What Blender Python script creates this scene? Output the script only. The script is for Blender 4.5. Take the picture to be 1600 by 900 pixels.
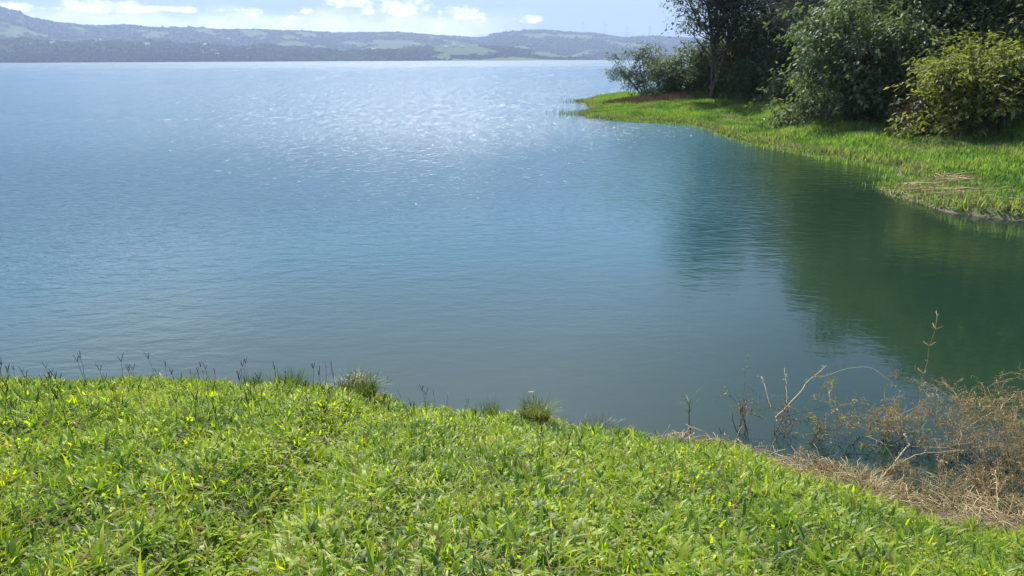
import bpy, math, random
import numpy as np
from mathutils import Vector, Matrix, noise as mnoise

R = math.radians
scn = bpy.context.scene
for o in list(bpy.data.objects):
    bpy.data.objects.remove(o)
C = scn.collection

# ------------------------------------------------------------------ camera
F = 1155.0                       # focal length in pixels of the 1600 wide photograph
PITCH = math.atan(357.0 / F)
ROLL = R(-0.26)
CAMZ = 4.5
cam = bpy.data.cameras.new('camera')
cam.sensor_width = 36
cam.lens = 36 * F / 1600
cam.clip_start = 0.05
cam.clip_end = 40000
cam_ob = bpy.data.objects.new('camera', cam)
C.objects.link(cam_ob)
CM = Matrix.Translation((0, 0, CAMZ)) @ Matrix.Rotation(math.pi / 2 - PITCH, 4, 'X') @ Matrix.Rotation(ROLL, 4, 'Z')
cam_ob.matrix_world = CM
scn.camera = cam_ob

def ray(px, py):
    return (CM.to_3x3() @ Vector(((px - 800) / F, -(py - 450) / F, -1.0))).normalized()

def at(px, py, z=0.0):
    d = ray(px, py)
    t = (z - CAMZ) / d.z
    return Vector((d.x * t, d.y * t, z))

def azel(px, py):
    d = ray(px, py)
    return math.atan2(d.x, d.y), math.asin(d.z)

# ------------------------------------------------------------------ sun, sky, exposure
SUN_AZ, SUN_EL = R(-8), R(51)
sun = bpy.data.lights.new('sun', 'SUN')
sun.energy = 4.4
sun.angle = R(0.53)
sun.color = (1.0, 0.95, 0.86)
sun_ob = bpy.data.objects.new('sun', sun)
C.objects.link(sun_ob)
sdir = Vector((math.sin(SUN_AZ) * math.cos(SUN_EL), math.cos(SUN_AZ) * math.cos(SUN_EL), math.sin(SUN_EL)))
sun_ob.rotation_euler = sdir.to_track_quat('Z', 'Y').to_euler()
sun_ob.location = (0, 0, 60)

world = bpy.data.worlds.new('World')
scn.world = world
world.use_nodes = True
wt = world.node_tree
wt.nodes.clear()

class G:
    """tiny helper for building node graphs"""
    def __init__(s, tree): s.t = tree
    def n(s, kind, ins=None, **kw):
        nd = s.t.nodes.new(kind)
        for k, v in kw.items(): setattr(nd, k, v)
        for k, v in (ins or {}).items():
            sock = nd.inputs[k]
            if isinstance(v, bpy.types.NodeSocket): s.t.links.new(v, sock)
            else: sock.default_value = v
        return nd
    def m(s, op, a, b=0.0, c=0.0, clamp=False):
        nd = s.n('ShaderNodeMath', {0: a, 1: b, 2: c}, operation=op)
        nd.use_clamp = clamp
        return nd.outputs[0]
    def ramp(s, fac, stops, interp='LINEAR'):
        nd = s.n('ShaderNodeValToRGB', {0: fac})
        cr = nd.color_ramp
        cr.interpolation = interp
        while len(cr.elements) < len(stops): cr.elements.new(0.5)
        for e, (p, c) in zip(cr.elements, stops):
            e.position = p
            e.color = (c, c, c, 1) if isinstance(c, (int, float)) else (*c, 1)
        return nd.outputs[0]
    def mix(s, fac, a, b, blend='MIX'):
        nd = s.n('ShaderNodeMix', data_type='RGBA', blend_type=blend)
        for i, v in ((0, fac), (6, a), (7, b)):
            if isinstance(v, bpy.types.NodeSocket): s.t.links.new(v, nd.inputs[i])
            else: nd.inputs[i].default_value = v if isinstance(v, (int, float)) or len(v) == 4 else (*v, 1)
        return nd.outputs[2]
    def noise(s, vec, scale, detail=3, rough=0.5, dist=0.0):
        return s.n('ShaderNodeTexNoise', {'Vector': vec, 'Scale': scale, 'Detail': detail, 'Roughness': rough, 'Distortion': dist})
    def step(s, v, lo, hi):
        nd = s.n('ShaderNodeMapRange', {0: v, 1: lo, 2: hi, 3: 0.0, 4: 1.0}, interpolation_type='SMOOTHSTEP')
        return nd.outputs[0]

g = G(wt)
sky = g.n('ShaderNodeTexSky', sky_type='NISHITA', sun_disc=False, sun_elevation=SUN_EL, sun_rotation=SUN_AZ,
          air_density=1.0, dust_density=0.5, ozone_density=2.2, altitude=500)
tc = g.n('ShaderNodeTexCoord')
sep = g.n('ShaderNodeSeparateXYZ', {0: tc.outputs['Generated']})
X, Y, Z = sep.outputs
az = g.m('ARCTAN2', X, Y)
el = g.m('ARCSINE', Z)
avec = g.n('ShaderNodeCombineXYZ', {0: az, 1: g.m('MULTIPLY', el, 1.7), 2: 0.0}).outputs[0]
n1 = g.noise(avec, 46, 7, 0.62).outputs[0]
n2 = g.noise(avec, 14, 4, 0.55).outputs[0]
clouds = [  # pixel centre, half sizes in pixels
    (540, 3, 36, 15), (622, 12, 56, 23), (724, 24, 48, 15), (826, 31, 25, 8),
    (482, 19, 12, 7), (388, 20, 28, 8), (455, 29, 18, 4), (165, 12, 66, 13), (250, 15, 90, 6), (185, 17, 70, 6), (40, 12, 60, 7),
]
cl = None
for (cx, cy, hw, hh) in clouds:
    a0, e0 = azel(cx, cy)
    w, h = hw / F, hh / F
    da = g.m('DIVIDE', g.m('SUBTRACT', az, a0), w)
    de = g.m('DIVIDE', g.m('SUBTRACT', el, e0), h)
    low = g.m('MULTIPLY', g.m('MINIMUM', de, 0.0), 0.35)      # flatter below
    de = g.m('ADD', de, low)
    v = g.m('SUBTRACT', 1.0, g.m('ADD', g.m('MULTIPLY', da, da), g.m('MULTIPLY', de, de)))
    cl = v if cl is None else g.m('MAXIMUM', cl, v)
cl = g.m('ADD', g.m('MAXIMUM', cl, -1.2), g.m('MULTIPLY', g.m('SUBTRACT', n1, 0.53), 3.4))
cl = g.step(cl, -0.05, 1.15)
# thin pale veil low over the hills, strongest on the left
a1, e1 = azel(300, 45)
a2, _ = azel(830, 50)
veil = g.m('SUBTRACT', 1.0, g.m('ABSOLUTE', g.m('DIVIDE', g.m('SUBTRACT', el, e1 + 0.004), 0.024)))
veil = g.m('ADD', veil, g.m('MULTIPLY', g.m('SUBTRACT', n2, 0.5), 1.6))
veil = g.m('MULTIPLY', g.step(veil, 0.0, 0.8), g.m('SUBTRACT', 1.0, g.step(az, a2 - 0.12, a2 + 0.03)))
# broad high clouds added out of view, denser left, to whiten the water by reflection
hz = g.n('ShaderNodeCombineXYZ', {0: g.m('DIVIDE', X, g.m('ADD', Z, 0.12)), 1: g.m('DIVIDE', Y, g.m('ADD', Z, 0.12)), 2: 0.0}).outputs[0]
n3 = g.noise(hz, 1.1, 6, 0.58).outputs[0]
high = g.m('MULTIPLY', g.step(g.m('ADD', n3, g.m('MULTIPLY', g.step(g.m('MULTIPLY', az, -1.0), .05, .6), .13)), 0.53, 0.74), g.step(el, 0.10, 0.22))
tot = g.m('MAXIMUM', g.m('MAXIMUM', g.m('MULTIPLY', cl, 0.95), g.m('MULTIPLY', veil, 0.5)), g.m('MULTIPLY', high, 0.42))
shade = g.ramp(n1, [(0.35, (7.5, 8.0, 9.0)), (0.65, (12.0, 12.0, 12.0))])
skyc = g.mix(0.10, sky.outputs[0], (4.0, 5.6, 8.6))
skyc = g.mix(g.m('MULTIPLY', g.m('SUBTRACT', 1.0, g.step(el, R(3), R(20))), .9), skyc, (2.1, 2.95, 4.7))
skyc = g.mix(tot, skyc, shade)
bg = g.n('ShaderNodeBackground', {'Color': skyc, 'Strength': 0.10})
wo = g.n('ShaderNodeOutputWorld', {'Surface': bg.outputs[0]})

scn.view_settings.view_transform = 'Standard'
scn.view_settings.look = 'None'
scn.view_settings.exposure = 0.9
scn.view_settings.gamma = 1
scn.view_settings.use_curve_mapping = False
scn.render.engine = 'CYCLES'
scn.cycles.use_denoising = True
scn.cycles.max_bounces = 8
scn.cycles.transparent_max_bounces = 8
scn.cycles.volume_bounces = 0
scn.cycles.sample_clamp_indirect = 4
scn.cycles.sample_clamp_direct = 13
scn.cycles.use_adaptive_sampling = False
scn.cycles.adaptive_threshold = 0.02

# ------------------------------------------------------------------ helpers
rng = np.random.default_rng(7)
random.seed(7)

def tag(o, label=None, cat=None, group=None, kind=None):
    if label: o['label'] = label
    if cat: o['category'] = cat
    if group: o['group'] = group
    if kind: o['kind'] = kind
    return o

def build(name, V, faces, mats, col=None, parent=None, smooth=False, midx=None):
    """faces: list of integer arrays (n,3) or (n,4)"""
    me = bpy.data.meshes.new(name)
    V = np.asarray(V, dtype=np.float32)
    faces = [np.asarray(f, dtype=np.int32) for f in faces if len(f)]
    me.vertices.add(len(V))
    me.vertices.foreach_set('co', V.ravel())
    tot = np.concatenate([np.full(len(f), f.shape[1], np.int32) for f in faces])
    idx = np.concatenate([f.ravel() for f in faces])
    start = np.concatenate([[0], np.cumsum(tot)[:-1]]).astype(np.int32)
    me.loops.add(len(idx))
    me.loops.foreach_set('vertex_index', idx)
    me.polygons.add(len(tot))
    me.polygons.foreach_set('loop_start', start)
    me.polygons.foreach_set('loop_total', tot)
    if smooth: me.polygons.foreach_set('use_smooth', np.ones(len(tot), bool))
    if midx is not None: me.polygons.foreach_set('material_index', np.asarray(midx, np.int32))
    if col is not None:
        a = me.color_attributes.new('var', 'FLOAT_COLOR', 'POINT')
        col = np.asarray(col, np.float32)
        if col.ndim == 1: col = np.stack([col, col, col], 1)
        a.data.foreach_set('color', np.concatenate([col, np.ones((len(col), 1), np.float32)], 1).ravel())
    me.update(calc_edges=True)
    for m in (mats if isinstance(mats, (list, tuple)) else [mats]): me.materials.append(m)
    o = bpy.data.objects.new(name, me)
    C.objects.link(o)
    if parent is not None: o.parent = parent
    return o

def empty(name, loc, rz=0.0):
    o = bpy.data.objects.new(name, None)
    o.empty_display_size = 0.2
    C.objects.link(o)
    o.location = loc
    o.rotation_euler = (0, 0, rz)
    return o

def copy_thing(o, loc, rz=0.0, sc=1.0, parent=None):
    c = o.copy()
    C.objects.link(c)
    if parent is None:
        c.location = loc; c.rotation_euler = (0, 0, rz); c.scale = (sc, sc, sc)
    else:
        c.parent = parent
    for ch in list(o.children): copy_thing(ch, None, parent=c)
    return c

class Acc:
    """collects geometry for one mesh"""
    def __init__(s): s.V = []; s.Q = []; s.T = []; s.c = []; s.n = 0
    def add(s, V, Q=None, T=None, c=None):
        V = np.asarray(V, np.float32).reshape(-1, 3)
        if Q is not None and len(Q): s.Q.append(np.asarray(Q, np.int32) + s.n)
        if T is not None and len(T): s.T.append(np.asarray(T, np.int32) + s.n)
        s.V.append(V)
        c = np.full(len(V), 0.5) if c is None else (np.full(len(V), c) if np.isscalar(c) else np.asarray(c))
        s.c.append(c); s.n += len(V)
    def tube(s, P, rad, sides=5, c=None):
        P = np.asarray(P, float); n = len(P)
        rad = np.full(n, rad) if np.isscalar(rad) else np.asarray(rad, float)
        T = np.gradient(P, axis=0); T /= (np.linalg.norm(T, axis=1, keepdims=True) + 1e-9)
        up = np.array([0.31, 0.17, 0.93]) if abs(T[0][2]) < 0.9 else np.array([1.0, 0.1, 0.0])
        A = np.cross(T, up); A /= (np.linalg.norm(A, axis=1, keepdims=True) + 1e-9)
        B = np.cross(T, A)
        th = np.arange(sides) * 2 * math.pi / sides
        V = P[:, None] + rad[:, None, None] * (np.cos(th)[None, :, None] * A[:, None] + np.sin(th)[None, :, None] * B[:, None])
        i = np.arange(n - 1)[:, None] * sides; j = np.arange(sides)[None]
        j2 = (j + 1) % sides
        Q = np.stack([i + j, i + j2, i + sides + j2, i + sides + j], -1).reshape(-1, 4)
        s.add(V.reshape(-1, 3), Q, c=c)
        s.n -= len(V.reshape(-1, 3)); base = s.n; s.n += len(V.reshape(-1, 3))
        cap = np.arange(sides)
        s.T.append(np.stack([np.full(sides - 2, base + (n - 1) * sides), base + (n - 1) * sides + cap[1:-1], base + (n - 1) * sides + cap[2:]], 1).astype(np.int32))
    def build(s, name, mat, parent=None, smooth=False):
        return build(name, np.concatenate(s.V), s.Q + s.T, mat, np.concatenate(s.c), parent, smooth)

def curve_pts(a, b, n=6, sag=0.0, wob=0.0, r=rng):
    a = np.asarray(a, float); b = np.asarray(b, float)
    t = np.linspace(0, 1, n)[:, None]
    P = a + (b - a) * t
    P[:, 2] += (4 * t[:, 0] * (1 - t[:, 0])) * sag
    if wob:
        w = r.normal(size=(n, 3)) * wob; w[0] = 0; w[-1] = 0
        P += w
    return P

def blades(base, yaw, lean, length, width, bend, nseg=3, fold=0.0, taper='leaf'):
    """grass blades: (N,..) arrays. returns V, Q, T, and repeat count per blade"""
    N = len(base)
    t = np.linspace(0, 1, nseg + 1)
    ang = lean[:, None] + bend[:, None] * t[None]                    # from vertical
    ds = length[:, None] / nseg
    hx = np.concatenate([np.zeros((N, 1)), np.cumsum(np.sin(ang[:, :-1]) * ds, 1)], 1)
    hz_ = np.concatenate([np.zeros((N, 1)), np.cumsum(np.cos(ang[:, :-1]) * ds, 1)], 1)
    dx, dy = np.cos(yaw), np.sin(yaw)
    P = np.stack([base[:, 0, None] + hx * dx[:, None], base[:, 1, None] + hx * dy[:, None], base[:, 2, None] + hz_], -1)
    if taper == 'leaf': w = np.interp(t, [0, .25, .55, 1], [.55, .95, .9, 0.0])
    else: w = np.interp(t, [0, .4, 1], [1, .8, 0.0])
    side = np.stack([-dy, dx, np.zeros(N)], -1)
    nrm = np.stack([-np.cos(ang) * dx[:, None], -np.cos(ang) * dy[:, None], np.sin(ang)], -1)
    hw = 0.5 * width[:, None, None] * w[None, :, None]
    L = P - side[:, None] * hw + nrm * hw * fold
    Rr = P + side[:, None] * hw + nrm * hw * fold
    V = np.empty((N, 2 * nseg + 1, 3))
    V[:, 0:2 * nseg:2] = L[:, :-1]; V[:, 1:2 * nseg:2] = Rr[:, :-1]; V[:, -1] = P[:, -1]
    k = 2 * nseg + 1
    q = np.array([[2 * i, 2 * i + 1, 2 * i + 3, 2 * i + 2] for i in range(nseg - 1)], np.int32)
    off = (np.arange(N) * k)[:, None, None]
    Q = (q[None] + off).reshape(-1, 4) if nseg > 1 else np.zeros((0, 4), np.int32)
    T = (np.array([[2 * nseg - 2, 2 * nseg - 1, 2 * nseg]])[None] + off).reshape(-1, 3)
    return V.reshape(-1, 3), Q, T, k

def leaves(base, dirn, length, width, r, droop=0.25):
    """leaf cards folded along the midrib: N leaves of 6 triangles' worth kept to 4 verts + fold"""
    N = len(base)
    d = dirn / (np.linalg.norm(dirn, axis=1, keepdims=True) + 1e-9)
    up = np.tile([0.0, 0.0, 1.0], (N, 1)) + r.normal(size=(N, 3)) * 0.45
    s = np.cross(d, up); s /= (np.linalg.norm(s, axis=1, keepdims=True) + 1e-9)
    nn = np.cross(s, d)
    L = length[:, None]; W = width[:, None]
    mid = base + d * L * 0.5 + nn * L * 0.04
    tip = base + d * L - np.array([0, 0, 1.0]) * L * droop
    a = mid + s * W * 0.5 - nn * W * 0.12
    b = mid - s * W * 0.5 - nn * W * 0.12
    V = np.stack([base, a, tip, b], 1)
    off = (np.arange(N) * 4)[:, None]
    T = np.concatenate([np.array([0, 1, 2]) + off, np.array([0, 2, 3]) + off])
    return V.reshape(-1, 3), T

def fbm(x, y, z=0.0, o=5):
    return mnoise.fractal(Vector((x, y, z)), 1.0, 2.0, o)

def fbm_grid(X, Y, sc, o=4, seed=0.0):
    out = np.empty(X.size)
    for i, (a, b) in enumerate(zip(X.ravel(), Y.ravel())):
        out[i] = mnoise.fractal(Vector((a * sc + seed, b * sc - seed * .7, seed)), 1.0, 2.0, o)
    return out.reshape(X.shape)

# ------------------------------------------------------------------ materials
def mat(name):
    m = bpy.data.materials.new(name)
    m.use_nodes = True
    m.node_tree.nodes.clear()
    return m, G(m.node_tree)

def out(g, surf):
    g.n('ShaderNodeOutputMaterial', {'Surface': surf})

def foliage(name, stops, trans=0.45, gloss=0.06, tcol=(1.3, 1.25, 0.35), rough=0.45):
    """leaf material: per-leaf colour from the 'var' attribute, reflecting and letting light through"""
    m, g = mat(name)
    at_ = g.n('ShaderNodeAttribute', attribute_name='var')
    c = g.ramp(at_.outputs['Fac'], stops)
    ct = g.mix(1.0, c, tcol, 'MULTIPLY')
    d = g.n('ShaderNodeBsdfDiffuse', {'Color': c})
    t = g.n('ShaderNodeBsdfTranslucent', {'Color': ct})
    mx = g.n('ShaderNodeMixShader', {0: trans, 1: d.outputs[0], 2: t.outputs[0]})
    gl = g.n('ShaderNodeBsdfGlossy', {'Color': (1, 1, 1, 1), 'Roughness': rough})
    mx2 = g.n('ShaderNodeMixShader', {0: gloss, 1: mx.outputs[0], 2: gl.outputs[0]})
    out(g, mx2.outputs[0])
    return m

M = {}
M['lawn'] = foliage('lawn_grass', [(0, (.04, .10, .02)), (.35, (.15, .25, .02)), (.75, (.32, .41, .025)), (.93, (.31, .36, .06)), (.95, (.20, .13, .05)), (1, (.34, .27, .14))],
                    trans=.55, gloss=.018, tcol=(2.1, 2.0, .3))
M['tuft'] = foliage('tuft_grass', [(0, (.06, .12, .03)), (.7, (.15, .24, .06)), (.9, (.20, .19, .08)), (1, (.30, .24, .13))], trans=.4)
M['shore_grass'] = foliage('shore_grass', [(0, (.06, .12, .03)), (.5, (.14, .22, .05)), (.85, (.25, .30, .07)), (1, (.20, .18, .11))], trans=.5, gloss=.02, tcol=(1.45, 1.75, .75))
M['far_leaf'] = foliage('far_leaves', [(0, (.012, .024, .012)), (1, (.085, .12, .045))], trans=.1, gloss=0)
M['dry'] = foliage('dry_stems', [(0, (.22, .155, .07)), (.5, (.42, .32, .155)), (1, (.62, .51, .30))], trans=.25, gloss=.03, tcol=(1, .9, .7))
M['stalk'] = foliage('seed_stalk', [(0, (.045, .04, .025)), (.5, (.09, .06, .035)), (1, (.16, .13, .05))], trans=.15, gloss=.02, tcol=(1, .9, .7))
M['leaf_dark'] = foliage('dark_leaves', [(0, (.042, .064, .034)), (.6, (.078, .11, .052)), (1, (.12, .155, .075))], trans=.45, gloss=.02, tcol=(1.7, 1.8, .9), rough=.5)
M['leaf_mid'] = foliage('green_leaves', [(0, (.05, .08, .035)), (.6, (.10, .14, .065)), (1, (.16, .20, .11))], trans=.45, gloss=.03, tcol=(1.6, 1.7, .8), rough=.5)
M['leaf_yellow'] = foliage('yellow_green_leaves', [(0, (.10, .13, .035)), (.6, (.19, .215, .055)), (1, (.28, .285, .10))], trans=.5, gloss=.02, tcol=(1.5, 1.55, .6))
M['leaf_bank'] = foliage('bank_leaves', [(0, (.10, .16, .02)), (1, (.28, .30, .04))], trans=.45, tcol=(1.6, 1.5, .4))
M['leaf_brown'] = foliage('withered_leaves', [(0, (.07, .045, .03)), (.6, (.13, .09, .06)), (1, (.20, .15, .10))], trans=.25, gloss=.03, tcol=(1, .9, .7))

def bark(name, c1, c2):
    m, g = mat(name)
    t = g.n('ShaderNodeTexCoord')
    n = g.noise(t.outputs['Object'], 3.0, 5, .6).outputs[0]
    b = g.n('ShaderNodeBsdfPrincipled', {'Base Color': g.ramp(n, [(.3, c1), (.7, c2)]), 'Roughness': .85})
    bp = g.n('ShaderNodeBump', {'Height': n, 'Strength': .5, 'Distance': .05})
    g.t.links.new(bp.outputs[0], b.inputs['Normal'])
    out(g, b.outputs[0]); return m
M['bark'] = bark('bark', (.05, .04, .03), (.12, .10, .08))
M['bark_pale'] = bark('pale_bark', (.16, .14, .12), (.30, .27, .24))

# ------------------------------------------------------------------ near bank
ZE = 0.42
edge_px = [(-500, 600), (-200, 600), (0, 601), (150, 601), (300, 603), (450, 606), (560, 618), (650, 638), (750, 652), (850, 664), (950, 676),
           (1050, 690), (1150, 712), (1250, 745), (1330, 768), (1420, 795), (1500, 822), (1600, 850), (1750, 900)]
E = np.array([at(x, y, ZE)[:2] for x, y in edge_px])
E = np.vstack([[-60, E[0, 1] + 9], E, [E[-1, 0] + 3, E[-1, 1] - 1.3], [E[-1, 0] + 12, E[-1, 1] - 3.5], [60, -14]])
def edge_y(x): return np.interp(x, E[:, 0], E[:, 1]) + .07 * np.sin(x * 2.7 + 1) + .05 * np.sin(x * 6.1) + .03 * np.sin(x * 13.7 + 2)
def bank_d(x, y):
    s = (edge_y(x + .25) - edge_y(x - .25)) / .5
    return (edge_y(x) - y) / np.sqrt(1 + s * s)
def bank_z(x, y):
    d = bank_d(x, y)
    top = ZE + np.where(d > 0, 2.75 * (1 - np.exp(-np.maximum(d, 0) * 0.155 * (1 + .02 * np.minimum(d, 8)))), 0) \
          + .022 * np.sin(x * 1.9 + y * .7) * np.clip(d, 0, 1) + .02 * np.sin(x * 4.3 - y * 3.1) * np.clip(d, 0, 1)
    w = np.interp(x, [-2, 0, 3, 5], [.35, .75, 1.2, 1.8])                   # width of the wet strip below the lawn
    q = np.clip(-d / w, 0, 1)
    low = ZE * (1 - q) ** 1.6 - .10 * q - np.clip(-d - w, 0, 30) * .22
    return np.where(d > 0, top, np.maximum(low, -2.5))

xs = np.concatenate([np.linspace(-60, -12, 40)[:-1], np.linspace(-12, 10, 260), np.linspace(10, 60, 40)[1:]])
ys = np.concatenate([np.linspace(-40, -2, 30)[:-1], np.linspace(-2, 13, 200), np.linspace(13, 30, 20)[1:]])
GX, GY = np.meshgrid(xs, ys)
GZ = bank_z(GX, GY)
nx, ny = len(xs), len(ys)
i, j = np.meshgrid(np.arange(nx - 1), np.arange(ny - 1))
b0 = (j * nx + i).ravel()
gridQ = np.stack([b0, b0 + 1, b0 + 1 + nx, b0 + nx], 1)
m, g = mat('bank_soil')
t = g.n('ShaderNodeNewGeometry')
n_ = g.noise(t.outputs['Position'], 2.2, 6, .6).outputs[0]
nf = g.noise(t.outputs['Position'], 30, 4, .6).outputs[0]
colr = g.ramp(n_, [(.35, (.05, .055, .02)), (.55, (.08, .085, .03)), (.75, (.12, .09, .05))])
sz = g.n('ShaderNodeSeparateXYZ', {0: t.outputs['Position']}).outputs[2]
mud = g.ramp(nf, [(.3, (.09, .065, .045)), (.7, (.20, .15, .10))])
colr = g.mix(g.step(sz, ZE + .02, ZE - .08), colr, mud)
b = g.n('ShaderNodeBsdfPrincipled', {'Base Color': colr, 'Roughness': .9})
bp = g.n('ShaderNodeBump', {'Height': nf, 'Strength': .6, 'Distance': .03})
g.t.links.new(bp.outputs[0], b.inputs['Normal'])
out(g, b.outputs[0]); M['soil'] = m
ground = build('ground', np.stack([GX, GY, GZ], -1).reshape(-1, 3), [gridQ], M['soil'], smooth=True)
tag(ground, 'grassy lake bank sloping down to the water in the foreground', kind='structure')

# ------------------------------------------------------------------ far right shore (terrain)
shore_px = [(1010, 149), (970, 151), (930, 155), (903, 160), (920, 165), (930, 170), (908, 177), (915, 184), (960, 189), (1020, 191), (1080, 196), (1112, 203),
            (1135, 214), (1180, 226), (1240, 238), (1300, 250), (1370, 262), (1398, 270), (1420, 281), (1440, 290), (1402, 293), (1368, 294), (1400, 305), (1450, 320), (1500, 332),
            (1560, 340), (1600, 345)]
S = [tuple(at(x, y)[:2]) for x, y in shore_px]
tip = at(903, 160)
far = [(S[0][0] + 30, S[0][1] + 14), (140, 150), (400, 200), (400, -60), (60, -14), (30, 1), (24, 8)]
S = np.array([(60, 112), (33, 97)] + S[0:] + [(21, 17), (22, 13.5)] + [(30, 6), (60, -6), (400, -60), (400, 230), (140, 170)])
def sd_poly(px, py, P):
    """signed distance, positive inside"""
    d = np.full(px.shape, 1e9); ins = np.zeros(px.shape, bool)
    n = len(P)
    for k in range(n):
        a = P[k]; b = P[(k + 1) % n]
        e = b - a; L = (e ** 2).sum()
        tt = np.clip(((px - a[0]) * e[0] + (py - a[1]) * e[1]) / L, 0, 1)
        d = np.minimum(d, (px - a[0] - tt * e[0]) ** 2 + (py - a[1] - tt * e[1]) ** 2)
        c = ((a[1] > py) != (b[1] > py))
        with np.errstate(divide='ignore', invalid='ignore'):
            xi = (b[0] - a[0]) * (py - a[1]) / (b[1] - a[1] + 1e-12) + a[0]
        ins ^= c & (px < xi)
    return np.where(ins, 1, -1) * np.sqrt(d)
# foot of the wooded slope
foot_px = [(1035, 151), (1100, 158), (1160, 160), (1240, 166), (1280, 182), (1400, 196), (1500, 208), (1620, 226)]
foot = np.array([tuple(at(x, y, .9)[:2]) for x, y in foot_px])
foot = np.vstack([[foot[0, 0] + 18, foot[0, 1] + 22], foot, [[40, 26], [60, 14], [400, -20], [400, 230], [120, 165]]])
def shore_d(x, y): return sd_poly(x, y, S) + .22 * np.sin(x * 1.1 + 1.3 * np.sin(y * .8)) + .12 * np.sin(y * 2.3 + x) - .05
def shore_z(x, y):
    d = shore_d(x, y)
    h = sd_poly(x, y, foot)
    wob = .12 * np.sin(x * .55 + y * .3) + .08 * np.sin(x * 1.3 - y * .9)
    z = np.where(d > 0, .06 + .10 * np.clip(d * 5, 0, 1) + .80 * (1 - np.exp(-d * .16)) + wob * np.clip(d / 4, 0, 1), np.maximum(.06 + d * .8, -2.5))
    rise = np.clip(h, 0, None)
    z = z + np.where(h > 0, 15 * (1 - np.exp(-rise / 24.0)) , 0)
    return z
xs = np.concatenate([np.linspace(2, 45, 240), np.linspace(45, 200, 60)[1:]])
ys = np.concatenate([np.linspace(-30, 12, 14)[:-1], np.linspace(12, 100, 300), np.linspace(100, 200, 30)[1:]])
GX, GY = np.meshgrid(xs, ys)
GZ = shore_z(GX, GY)
nx, ny = len(xs), len(ys)
i, j = np.meshgrid(np.arange(nx - 1), np.arange(ny - 1))
b0 = (j * nx + i).ravel()
keep = (GZ.ravel()[b0] > -2.4) | (GZ.ravel()[b0 + nx + 1] > -2.4)
b0 = b0[keep]
gridQ = np.stack([b0, b0 + 1, b0 + 1 + nx, b0 + nx], 1)
m, g = mat('shore_earth')
t = g.n('ShaderNodeNewGeometry')
n_ = g.noise(t.outputs['Position'], .5, 6, .6).outputs[0]
nf = g.noise(t.outputs['Position'], 5, 4, .6).outputs[0]
sz = g.n('ShaderNodeSeparateXYZ', {0: t.outputs['Position']}).outputs[2]
gr = g.ramp(n_, [(.35, (.06, .09, .02)), (.6, (.09, .13, .025)), (.75, (.15, .12, .06))])
mud = g.ramp(nf, [(.3, (.09, .07, .04)), (.7, (.24, .18, .11))])
colr = g.mix(g.step(g.m('ADD', sz, g.m('MULTIPLY', nf, .15)), .20, .10), gr, mud)
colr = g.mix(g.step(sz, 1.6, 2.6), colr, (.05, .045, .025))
b = g.n('ShaderNodeBsdfPrincipled', {'Base Color': colr, 'Roughness': .9})
out(g, b.outputs[0])
terr = build('terrain', np.stack([GX, GY, GZ], -1).reshape(-1, 3), [gridQ], m, smooth=True)
tag(terr, 'grassy point and steep wooded slope on the right shore', kind='structure')

# ------------------------------------------------------------------ water
m, g = mat('lake_water')
t = g.n('ShaderNodeNewGeometry')
P = t.outputs['Position']
sx = g.n('ShaderNodeSeparateXYZ', {0: P})
px_, py_ = sx.outputs[0], sx.outputs[1]
dist = g.m('SQRT', g.m('ADD', g.m('MULTIPLY', px_, px_), g.m('MULTIPLY', py_, py_)))
# how exposed to the wind each place is: sheltered in the cove on the right, open to the left and far out
patch = g.noise(g.n('ShaderNodeMapping', {'Vector': P, 'Scale': (.035, .06, 1)}).outputs[0], 1.0, 4, .55).outputs[0]
open_ = g.m('SUBTRACT', g.m('MULTIPLY', py_, .045), g.m('MULTIPLY', px_, .05))
open_ = g.m('ADD', open_, g.m('MULTIPLY', g.m('SUBTRACT', patch, .5), 1.6))
wind = g.step(open_, .15, 2.2)
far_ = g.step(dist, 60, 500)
mp = g.n('ShaderNodeMapping', {'Vector': P, 'Rotation': (0, 0, R(-9)), 'Scale': (.55, 1.0, 1)}).outputs[0]
w1 = g.noise(mp, 6.5, 3, .55, .3).outputs[0]
w2 = g.noise(mp, 2.7, 3, .5, .4).outputs[0]
w3 = g.noise(g.n('ShaderNodeMapping', {'Vector': P, 'Rotation': (0, 0, R(14)), 'Scale': (.35, 1.0, 1)}).outputs[0], 9.0, 2, .5).outputs[0]
w4 = g.noise(mp, .22, 4, .6, .2).outputs[0]
hgt = g.m('MULTIPLY', w1, .068)
hgt = g.m('ADD', hgt, g.m('MULTIPLY', w2, .155))
hgt = g.m('ADD', hgt, g.m('MULTIPLY', w3, .012))
amp = g.m('ADD', .045, g.m('MULTIPLY', wind, .955))
hgt = g.m('MULTIPLY', g.m('MULTIPLY', hgt, amp), g.m('ADD', .42, g.m('MULTIPLY', g.step(dist, 11, 30), .58)))
hgt = g.m('ADD', hgt, g.m('MULTIPLY', g.m('MULTIPLY', w4, far_), 1.1))
bump = g.n('ShaderNodeBump', {'Height': hgt, 'Strength': 1.0, 'Distance': 1.0})
rough = g.m('ADD', .03, g.m('ADD', g.m('MULTIPLY', wind, .05), g.m('MULTIPLY', far_, .30)))
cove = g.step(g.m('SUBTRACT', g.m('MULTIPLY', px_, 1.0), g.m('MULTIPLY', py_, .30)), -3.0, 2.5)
body_refl = g.ramp(g.step(dist, 8, 34), [(0, (.052, .072, .062)), (.3, (.024, .082, .100)), (1, (.034, .106, .155))])  # murky near shore; far blue also carries sky reflection put into the colour
body_refl = g.mix(cove, body_refl, (.012, .031, .018))  # dark green tree reflection painted into the water colour on the right
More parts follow.
